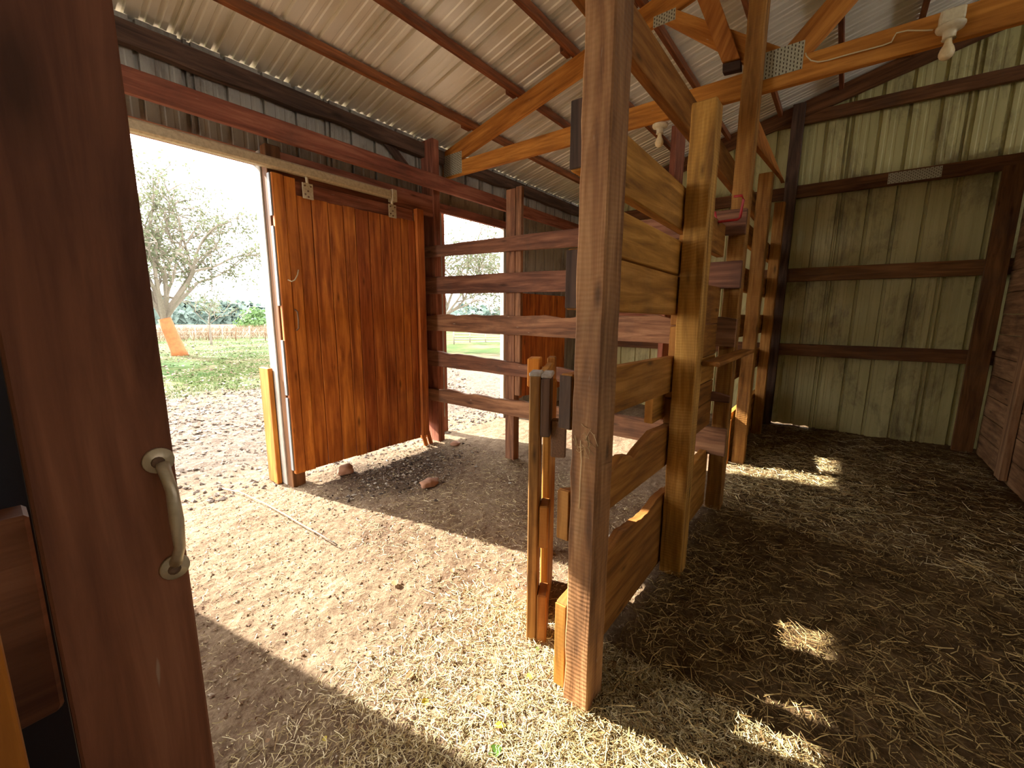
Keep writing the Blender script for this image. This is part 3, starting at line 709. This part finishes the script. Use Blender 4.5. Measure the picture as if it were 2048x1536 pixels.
def leaf(loc, size, mat, seed, label, group):
    r_ = random.Random(seed); bm = bmesh.new(); n = 6; L_ = []; R_ = []; C_ = []
    curl = r_.uniform(.3, .8)
    for i in range(n+1):
        t = i/n; w = .42*math.sin(math.pi*min(1, t*1.02))**.8*(1-.25*t)+.01
        zc = curl*.35*(t-.5)**2*4*.25
        C_.append(bm.verts.new(((t-.5), 0, zc)))
        L_.append(bm.verts.new(((t-.5)+.05*math.sin(t*9), w, zc+curl*w*.6))); R_.append(bm.verts.new(((t-.5), -w, zc+curl*w*.5)))
    for i in range(n):
        bm.faces.new((C_[i], C_[i+1], L_[i+1], L_[i])); bm.faces.new((C_[i], R_[i], R_[i+1], C_[i+1]))
    me = bpy.data.meshes.new('leaf'); 
    mat4 = Matrix.Translation(loc) @ Matrix.Rotation(r_.uniform(0, 6.28), 4, 'Z') @ Matrix.Rotation(r_.uniform(-.35, .35), 4, 'X') @ Matrix.Scale(size, 4)
    bmesh.ops.transform(bm, matrix=mat4, verts=bm.verts[:]); bm.to_mesh(me); bm.free(); me.shade_smooth()
    o = link('fallen_leaf', me, M[mat]); tag(o, label, 'leaf', group); return o
LV = [(905, 1143, .035, 'brown', 'curled brown leaf alone on the sunlit dirt left of the gate upright'),
 (790, 1168, .045, 'brown', 'large crumpled dark leaf in the middle of the sunlit dirt'),
 (738, 1305, .03, 'brown', 'small reddish leaf on sunlit dirt just above the slanting shadow edge'),
 (850, 1400, .03, 'yel', 'yellow leaf in front straw close to the shadow edge'),
 (1000, 1450, .04, 'yel', 'bright yellow leaf in sunlit straw left of the thick post foot'),
 (990, 1500, .045, 'green', 'green leaf in the front straw at the bottom edge'),
 (1060, 1350, .03, 'yel', 'yellow leaf in the straw just below the gate upright'),
 (650, 1475, .02, 'yel', 'tiny yellow leaf in the shadow at the lower left'),
 (1075, 1295, .022, 'green', 'small green leaf touching the foot of the gate upright'),
 (1130, 1440, .025, 'brown', 'brown leaf right against the foot of the thick front post'),
 (960, 1395, .04, 'brown', 'brown leaf in sunlit straw halfway between yellow leaf and gate'),
 (820, 1345, .035, 'brown', 'brown leaf in sunlit straw above the yellow leaf by the shadow edge'),
 (535, 1480, .018, 'brown', 'tiny brown leaf in the shadow nearest the front door edge'),
 (1225, 1330, .045, 'brown', 'torn brown leaf in dark straw right of the thick front post'),
 (610, 1060, .02, 'brown', 'small brown leaf beside the long pale stalk')]
for i, (x_, y_, s, c, lab) in enumerate(LV):
    p = near_px(x_, y_, .015)
    leaf((p[0], p[1], p[2]+.008), s, 'leaf'+c, i+20, lab, 'fallen leaves on the barn floor')

def grit(name, n, sampler, s0, s1, mat, label, seed):
    r_ = random.Random(seed); vs = []; fs = []
    for i in range(n):
        x, y_ = sampler(r_); s = s0+(s1-s0)*r_.random()**2.5; k = len(vs); z_ = gh(x, y_)+s*.15; a = r_.uniform(0, 3.14); ca, sa = math.cos(a), math.sin(a)
        sx_, sy_, sz_ = s*r_.uniform(.7, 1.4), s*r_.uniform(.5, 1.1), s*r_.uniform(.35, .8)
        for (p, q, w) in ((1, 0, .1), (.2, 1, 0), (-1, .1, .2), (0, -1, .1), (.2, .1, 1), (0, 0, -1)):
            p += r_.gauss(0, .15); q += r_.gauss(0, .15); vs.append((x+(p*ca*sx_-q*sa*sy_), y_+(p*sa*sx_+q*ca*sy_), z_+w*sz_))
        for j in range(4): fs.append((k+j, k+(j+1) % 4, k+4)); fs.append((k+(j+1) % 4, k+j, k+5))
    me = bpy.data.meshes.new(name); me.from_pydata(vs, [], fs); me.materials.append(mat)
    o = bpy.data.objects.new(name, me); COL.objects.link(o); tag(o, label, 'dirt', None, 'stuff'); return o
def gm_(name, c1, c2, c3):
    m, nt, b = newmat(name); g = N(nt, 'ShaderNodeNewGeometry'); r = ramp(nt, [(0, c1), (.6, c2), (1, c3)])
    nt.links.new(g.outputs['Random Per Island'], r.inputs[0]); nt.links.new(r.outputs[0], b.inputs['Base Color']); b.inputs['Roughness'].default_value = .95; return m
mgr = gm_('dirt_crumbs', (.12, .06, .035), (.27, .18, .11), (.50, .42, .33))
grit('dirt_crumbs', 17000, lambda r_: (r_.uniform(.25, 3.1), r_.uniform(.55, 3.6)), .0015, .009, mgr, 'loose crumbs of dirt and grit on the barn floor before the doorway', 71)
grit('dirt_clods', 9000, lambda r_: (r_.uniform(.3, 5.5), 3.4+5*r_.random()**1.2), .005, .028, gm_('dirt_clods', (.08, .055, .04), (.13, .10, .08), (.22, .18, .15)), 'trampled clods of dirt outside the doorway', 72)
grit('dirt_clods', 900, lambda r_: (r_.gauss(2.15, .35), r_.gauss(2.85, .2)), .004, .02, gm_('dark_clods', (.03, .018, .012), (.08, .05, .035), (.4, .36, .3)), 'dark clods on the ground under the hanging door', 73)  # dark tone matches the shade painted into the ground here
# straw and crumbs: uncountable
def strands(name, n, sampler, lmin, lmax, w, mat, label, zmax=.02, seed=1, cat='straw', lift=.25):
    r_ = random.Random(seed); vs = []; fs = []
    for i in range(n):
        x, y_ = sampler(r_); a = r_.uniform(0, 2*math.pi); L_ = r_.uniform(lmin, lmax)*(r_.random()**.6*.8+.25)
        z0 = gh(x, y_)+.003+r_.random()**2*zmax; dz = r_.gauss(0, lift)*L_*.25; bend = r_.gauss(0, .18)*L_
        dx, dy = math.cos(a), math.sin(a); px_, py_ = -dy, dx; ww = w*r_.uniform(.6, 1.3)
        tl = r_.uniform(-.8, .8)
        k = len(vs)
        for t in (0, .5, 1):
            cx = x+dx*L_*(t-.5)+px_*bend*(1-(2*t-1)**2); cy_ = y_+dy*L_*(t-.5)+py_*bend*(1-(2*t-1)**2)
            cz = max(z0+dz*(2*t-1), gh(cx, cy_)+.001)
            vs.append((cx-px_*ww, cy_-py_*ww, cz-tl*ww)); vs.append((cx+px_*ww, cy_+py_*ww, cz+tl*ww+.0008))
        fs.append((k, k+1, k+3, k+2)); fs.append((k+2, k+3, k+5, k+4))
    me = bpy.data.meshes.new(name); me.from_pydata(vs, [], fs)
    me.materials.append(mat)
    o = bpy.data.objects.new(name, me); COL.objects.link(o); tag(o, label, cat, None, 'stuff'); return o
def strawmat(name, c1, c2, c3):
    m, nt, b = newmat(name); g = N(nt, 'ShaderNodeNewGeometry')
    r = ramp(nt, [(0, c1), (.5, c2), (1, c3)]); nt.links.new(g.outputs['Random Per Island'], r.inputs[0])
    nt.links.new(r.outputs[0], b.inputs['Base Color']); b.inputs['Roughness'].default_value = .6; b.inputs['Specular IOR Level'].default_value = .2
    return m
ms = strawmat('straw_brown', (.07, .035, .01), (.24, .145, .05), (.66, .50, .22)); mp_ = strawmat('straw_pale', (.24, .17, .07), (.50, .40, .20), (.76, .67, .44))
def clump(x, y_): return .5+.5*noise.noise(Vector((x*1.6, y_*1.6, 9)))
def s_right(r_):
    while True:
        x = r_.uniform(.95, 6.0); y_ = r_.uniform(-1.15, .6)
        if r_.random() < (1.6/max(1.0, x))*(.35+clump(x, y_)): return x, y_
def s_mid(r_):
    while True:
        x = r_.uniform(3.0, 6.0); y_ = r_.uniform(-1.15, .65)
        if r_.random() < clump(x, y_)*(1 if x < 5.4 else .4): return x, y_
def s_front(r_):
    while True:
        x = r_.uniform(.3, 1.45); y_ = r_.uniform(-.1, 1.5)
        d = max(0, 1-abs(y_-.45)/1.0)
        if r_.random() < d: return x, y_
def s_dirt(r_): return r_.uniform(.3, 3.0), r_.uniform(.6, 3.3)
def s_stall(r_): return r_.uniform(1.2, 3.0), r_.uniform(.65, 2.4)
strands('straw_bedding', 22000, s_right, .03, .13, .0011, ms, 'brown straw bedding covering the stall floor on the right', .025, 1)
strands('straw_bedding', 4200, s_mid, .05, .16, .0013, mp_, 'pale straw scattered in the back of the right hand stall', .03, 2)
def s_patch(r_): return r_.uniform(3.5, 4.7), r_.uniform(-.35, .7)
strands('straw_bedding', 3500, s_patch, .02, .08, .0014, mp_, 'extra pale straw added to brighten the sunlit strip in the stall gap', .015, 6)  # extra pale straw laid here so the sun patch looks brighter
strands('straw', 26000, s_front, .012, .07, .0009, mp_, 'pale trampled straw in the sunlight at the front', .018, 3)
strands('straw', 9000, s_dirt, .008, .045, .0007, mp_, 'fine straw bits sprinkled over the dirt floor before the doorway', .006, 4)
strands('straw', 2200, s_stall, .02, .07, .0011, mp_, 'straw bits on the shaded floor behind the stall planks', .008, 5)

# =================================================================== OUTSIDE
def tree(name, base, lean, height, spread, levels, nleaf, lsize, seed, label, trunk_r, fork, mat='bark', leafm='treeleaf', cut=None, droop=0.0):
    r_ = random.Random(seed); segs = []; tips = []
    def grow(p, d, L_, r0, lv):
        n = 4; q = p.copy(); pts = [q.copy()]
        for i in range(n):
            d = (d + Vector((r_.gauss(0, .13), r_.gauss(0, .13), r_.gauss(0, .10)+(.05 if lv < 3 else -droop)))).normalized()
            q = q + d*(L_/n); pts.append(q.copy())
            if lv >= levels-2: tips.append(q.copy())
        segs.append((pts, r0, r0*.62))
        if lv < levels:
            k = 3 if lv < levels-1 else 4
            for j in range(k):
                t = r_.choice(pts[2:]) if j else pts[-1]
                dd = (d*1.0 + Vector((r_.gauss(0, .62), r_.gauss(0, .62), r_.gauss(0.08, .45)))).normalized()
                grow(t, dd, L_*r_.uniform(.6, .85), r0*.6, lv+1)
    e = empty(name, base, label, 'tree')
    b = Vector(base); top = b + Vector(lean)
    tb = [(b + (top-b)*t + Vector((0, 0, -.05 if t == 0 else 0))) for t in (0, .15, .4, .7, 1)]
    tube('trunk', tb, trunk_r, cut or mat, e, 14, [1.15, 1.0, .93, .9, .85])
    for i in range(fork):
        a = i/fork*6.283 + r_.uniform(-.3, .3); o_ = r_.uniform(.25, 1.0)
        grow(top - Vector((0, 0, trunk_r*.3)), Vector((math.cos(a)*o_*spread, math.sin(a)*o_*spread, 1.0)).normalized(), height*r_.uniform(.32, .45), trunk_r*.42, 1)
    bm = bmesh.new()
    for pts, ra, rb in segs:
        rings = []
        for i, p in enumerate(pts):
            dv = (pts[min(i+1, len(pts)-1)]-pts[max(i-1, 0)]).normalized(); u = dv.cross(Vector((.3, .5, .8))).normalized(); w = dv.cross(u)
            rr_ = max(.006, ra+(rb-ra)*i/(len(pts)-1))
            rings.append([bm.verts.new(p+(u*math.cos(k*1.571)+w*math.sin(k*1.571))*rr_) for k in range(4)])
        for i in range(len(rings)-1):
            for k in range(4): bm.faces.new((rings[i][k], rings[i][(k+1) % 4], rings[i+1][(k+1) % 4], rings[i+1][k]))
    me = bpy.data.meshes.new('branches'); bm.to_mesh(me); bm.free(); link('branches', me, M[mat], e)
    vs = []; fs = []
    for i in range(nleaf):
        t = r_.choice(tips) + Vector((r_.gauss(0, .10), r_.gauss(0, .10), r_.gauss(0, .10)))
        u = Vector((r_.gauss(0, 1), r_.gauss(0, 1), r_.gauss(0, 1))).normalized(); w = u.cross(Vector((r_.random(), r_.random(), r_.random()))).normalized()
        s = lsize*r_.uniform(.6, 1.3); k = len(vs)
        vs += [tuple(t-u*s), tuple(t+w*s*.45), tuple(t+u*s), tuple(t-w*s*.45)]; fs.append((k, k+1, k+2, k+3))
    me = bpy.data.meshes.new('leaves'); me.from_pydata(vs, [], fs); link('leaves', me, M[leafm], e)
    return e
tree('field_tree', (3.9, 16.3, 0), (-.26, .12, 1.15), 4.6, .95, 5, 9000, .058, 4, 'leafy tree in the pasture with an orange bare patch on its short leaning trunk', .20, 9, cut='cutwood', droop=.06)
tree('field_tree', (6.1, 20.9, 0), (.0, .0, .85), 2.0, 1.1, 4, 500, .05, 8, 'small young tree standing behind the big pasture tree', .045, 4)
q_ = PZ(868, 702)
tree('field_tree', (q_[0], q_[1], 0), (.15, -.05, 1.0), 4.2, 1.4, 5, 5500, .055, 12, 'bare branched tree seen through the second opening', .16, 7, droop=.05)
# fence across the pasture
FE = empty('pasture_fence', (*PZ(460, 683), 0), 'distant wire fence on wooden posts at the end of the grass', 'fence')
pts = []
for i, x_ in enumerate([300, 345, 392, 418, 446, 472, 500, 531, 565, 600]):
    px_ = PZ(x_, 681); pts.append(px_); h_ = .68+.08*rr.random()
    tube('post', [(px_[0], px_[1], -.05), (px_[0]+.02, px_[1], h_)], .022, 'rust' if i % 2 else 'grey', FE, 6)
for z_ in (.2, .42, .62):
    tube('wire', [(p_[0], p_[1], z_) for p_ in pts], .008, 'grey', FE, 4)
# tube gate seen through the second opening
ga, gb = Vector((*PZ(908, 689), 0)), Vector((*PZ(1003, 688), 0))
GT = empty('farm_gate', ga, 'tubular farm gate standing in the field beyond the second opening', 'gate')
for z_ in (.10, .22, .34, .46, .60): tube('bar', [ga+Vector((0, 0, z_)), gb+Vector((0, 0, z_))], .022, 'grey', GT, 6)
for t in (0, .33, .66, 1): p_ = ga.lerp(gb, t); tube('upright', [p_+Vector((0, 0, 0 if t in (0, 1) else .10)), p_+Vector((0, 0, 0.72 if t in (0, 1) else .60))], .03, 'grey', GT, 6)
# distant tree line
M['hazeleaf'] = leafmat('far_haze_tinted_foliage', (.10, .15, .13), .2); M['farbush'] = leafmat('far_green_bush', (.09, .17, .05), .3)  # distance haze tinted into the blue green leaf colour
def blob(loc, rx, rz, n, seed, mat, label, group=None):
    r_ = random.Random(seed); vs = []; fs = []
    for i in range(n):
        a = r_.uniform(0, 6.283); c_ = r_.uniform(0, 1); u = Vector((math.cos(a)*math.sqrt(1-c_*c_), math.sin(a)*math.sqrt(1-c_*c_), c_))
        k_ = 1+.35*noise.noise(u*2.2+Vector((seed, 0, 0)))
        p_ = Vector(loc)+Vector((u.x*rx, u.y*rx*.7, u.z*rz))*k_*r_.uniform(.75, 1)
        w = Vector((r_.gauss(0, 1), r_.gauss(0, 1), r_.gauss(0, 1))).normalized(); v_ = w.cross(u+Vector((.01, .02, 0))).normalized(); s = rx*.07*r_.uniform(.6, 1.5); k = len(vs)
        vs += [tuple(p_-w*s), tuple(p_+v_*s), tuple(p_+w*s), tuple(p_-v_*s)]; fs.append((k, k+1, k+2, k+3))
    me = bpy.data.meshes.new('distant_tree'); me.from_pydata(vs, [], fs)
    return tag(link('distant_tree', me, M[mat]), label, 'tree', group)
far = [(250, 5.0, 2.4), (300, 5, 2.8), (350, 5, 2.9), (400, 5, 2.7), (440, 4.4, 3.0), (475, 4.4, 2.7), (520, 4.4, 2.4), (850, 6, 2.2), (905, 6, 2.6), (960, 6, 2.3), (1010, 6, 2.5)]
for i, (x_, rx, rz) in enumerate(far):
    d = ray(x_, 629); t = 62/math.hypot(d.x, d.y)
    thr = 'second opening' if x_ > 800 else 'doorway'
    blob((d.x*t, d.y*t, -.2), rx, rz, 900, i+3, 'hazeleaf', ('hazy blue green tree in the distant tree line seen through the doorway' if thr == 'doorway' else 'hazy blue green tree in the distant tree line beyond the tubular gate'), 'distant trees through the '+thr)
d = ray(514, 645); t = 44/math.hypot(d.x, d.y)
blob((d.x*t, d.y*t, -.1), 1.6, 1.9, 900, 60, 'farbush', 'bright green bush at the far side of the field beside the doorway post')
# pasture grass and leaf litter
def blades(name, n, sampler, hmin, hmax, w, mat, label, seed):
    r_ = random.Random(seed); vs = []; fs = []
    for i in range(n):
        x, y_ = sampler(r_); h_ = r_.uniform(hmin, hmax); a = r_.uniform(0, 6.283); dx, dy = math.cos(a)*w, math.sin(a)*w; lx, ly = r_.gauss(0, .5)*h_, r_.gauss(0, .5)*h_
        k = len(vs); z_ = gh(x, y_)-.005
        vs += [(x-dx, y_-dy, z_), (x+dx, y_+dy, z_), (x+lx*.5+dx*.7, y_+ly*.5+dy*.7, z_+h_*.6), (x+lx*.5-dx*.7, y_+ly*.5-dy*.7, z_+h_*.6), (x+lx, y_+ly, z_+h_)]
        fs += [(k, k+1, k+2, k+3), (k+3, k+2, k+4)]
    me = bpy.data.meshes.new(name); me.from_pydata(vs, [], fs); me.materials.append(mat)
    o = bpy.data.objects.new(name, me); COL.objects.link(o); tag(o, label, 'grass', None, 'stuff'); return o
mg = strawmat('pasture_grass', (.025, .06, .008), (.055, .10, .018), (.14, .14, .055))
def s_grass(r_):
    while True:
        y_ = 8.0+18*r_.random()**1.5; x = r_.uniform(.13*y_-.2, .85*y_+1)
        k_ = noise.noise(Vector((x*.5, y_*.5, 2)))+.6*noise.noise(Vector((x*2, y_*2, 5)))
        if k_ > -.05+.25*max(0, (9.5-y_)) and r_.random() < .9: return x, y_
blades('pasture_grass', 26000, s_grass, .02, .07, .004, mg, 'patchy green grass of the pasture beyond the doorway', 31)
def s_lit(r_):
    y_ = 5.2+17*r_.random()**1.2; return r_.uniform(.1*y_, .85*y_+1), y_
strands('leaf_litter', 9000, s_lit, .03, .09, .014, strawmat('leaf_litter', (.06, .035, .02), (.15, .105, .07), (.28, .23, .17)), 'fallen leaves littering the grass and dirt outside', .02, 33, 'leaves', .5)
def s_tall(r_): y_ = r_.uniform(24, 40); return r_.uniform(.1*y_, .9*y_), y_
blades('dry_grass', 9000, s_tall, .2, .5, .015, strawmat('dry_field_grass', (.12, .075, .05), (.19, .13, .085), (.27, .20, .135)), 'tall dry grass in the field behind the wire fence', 35)
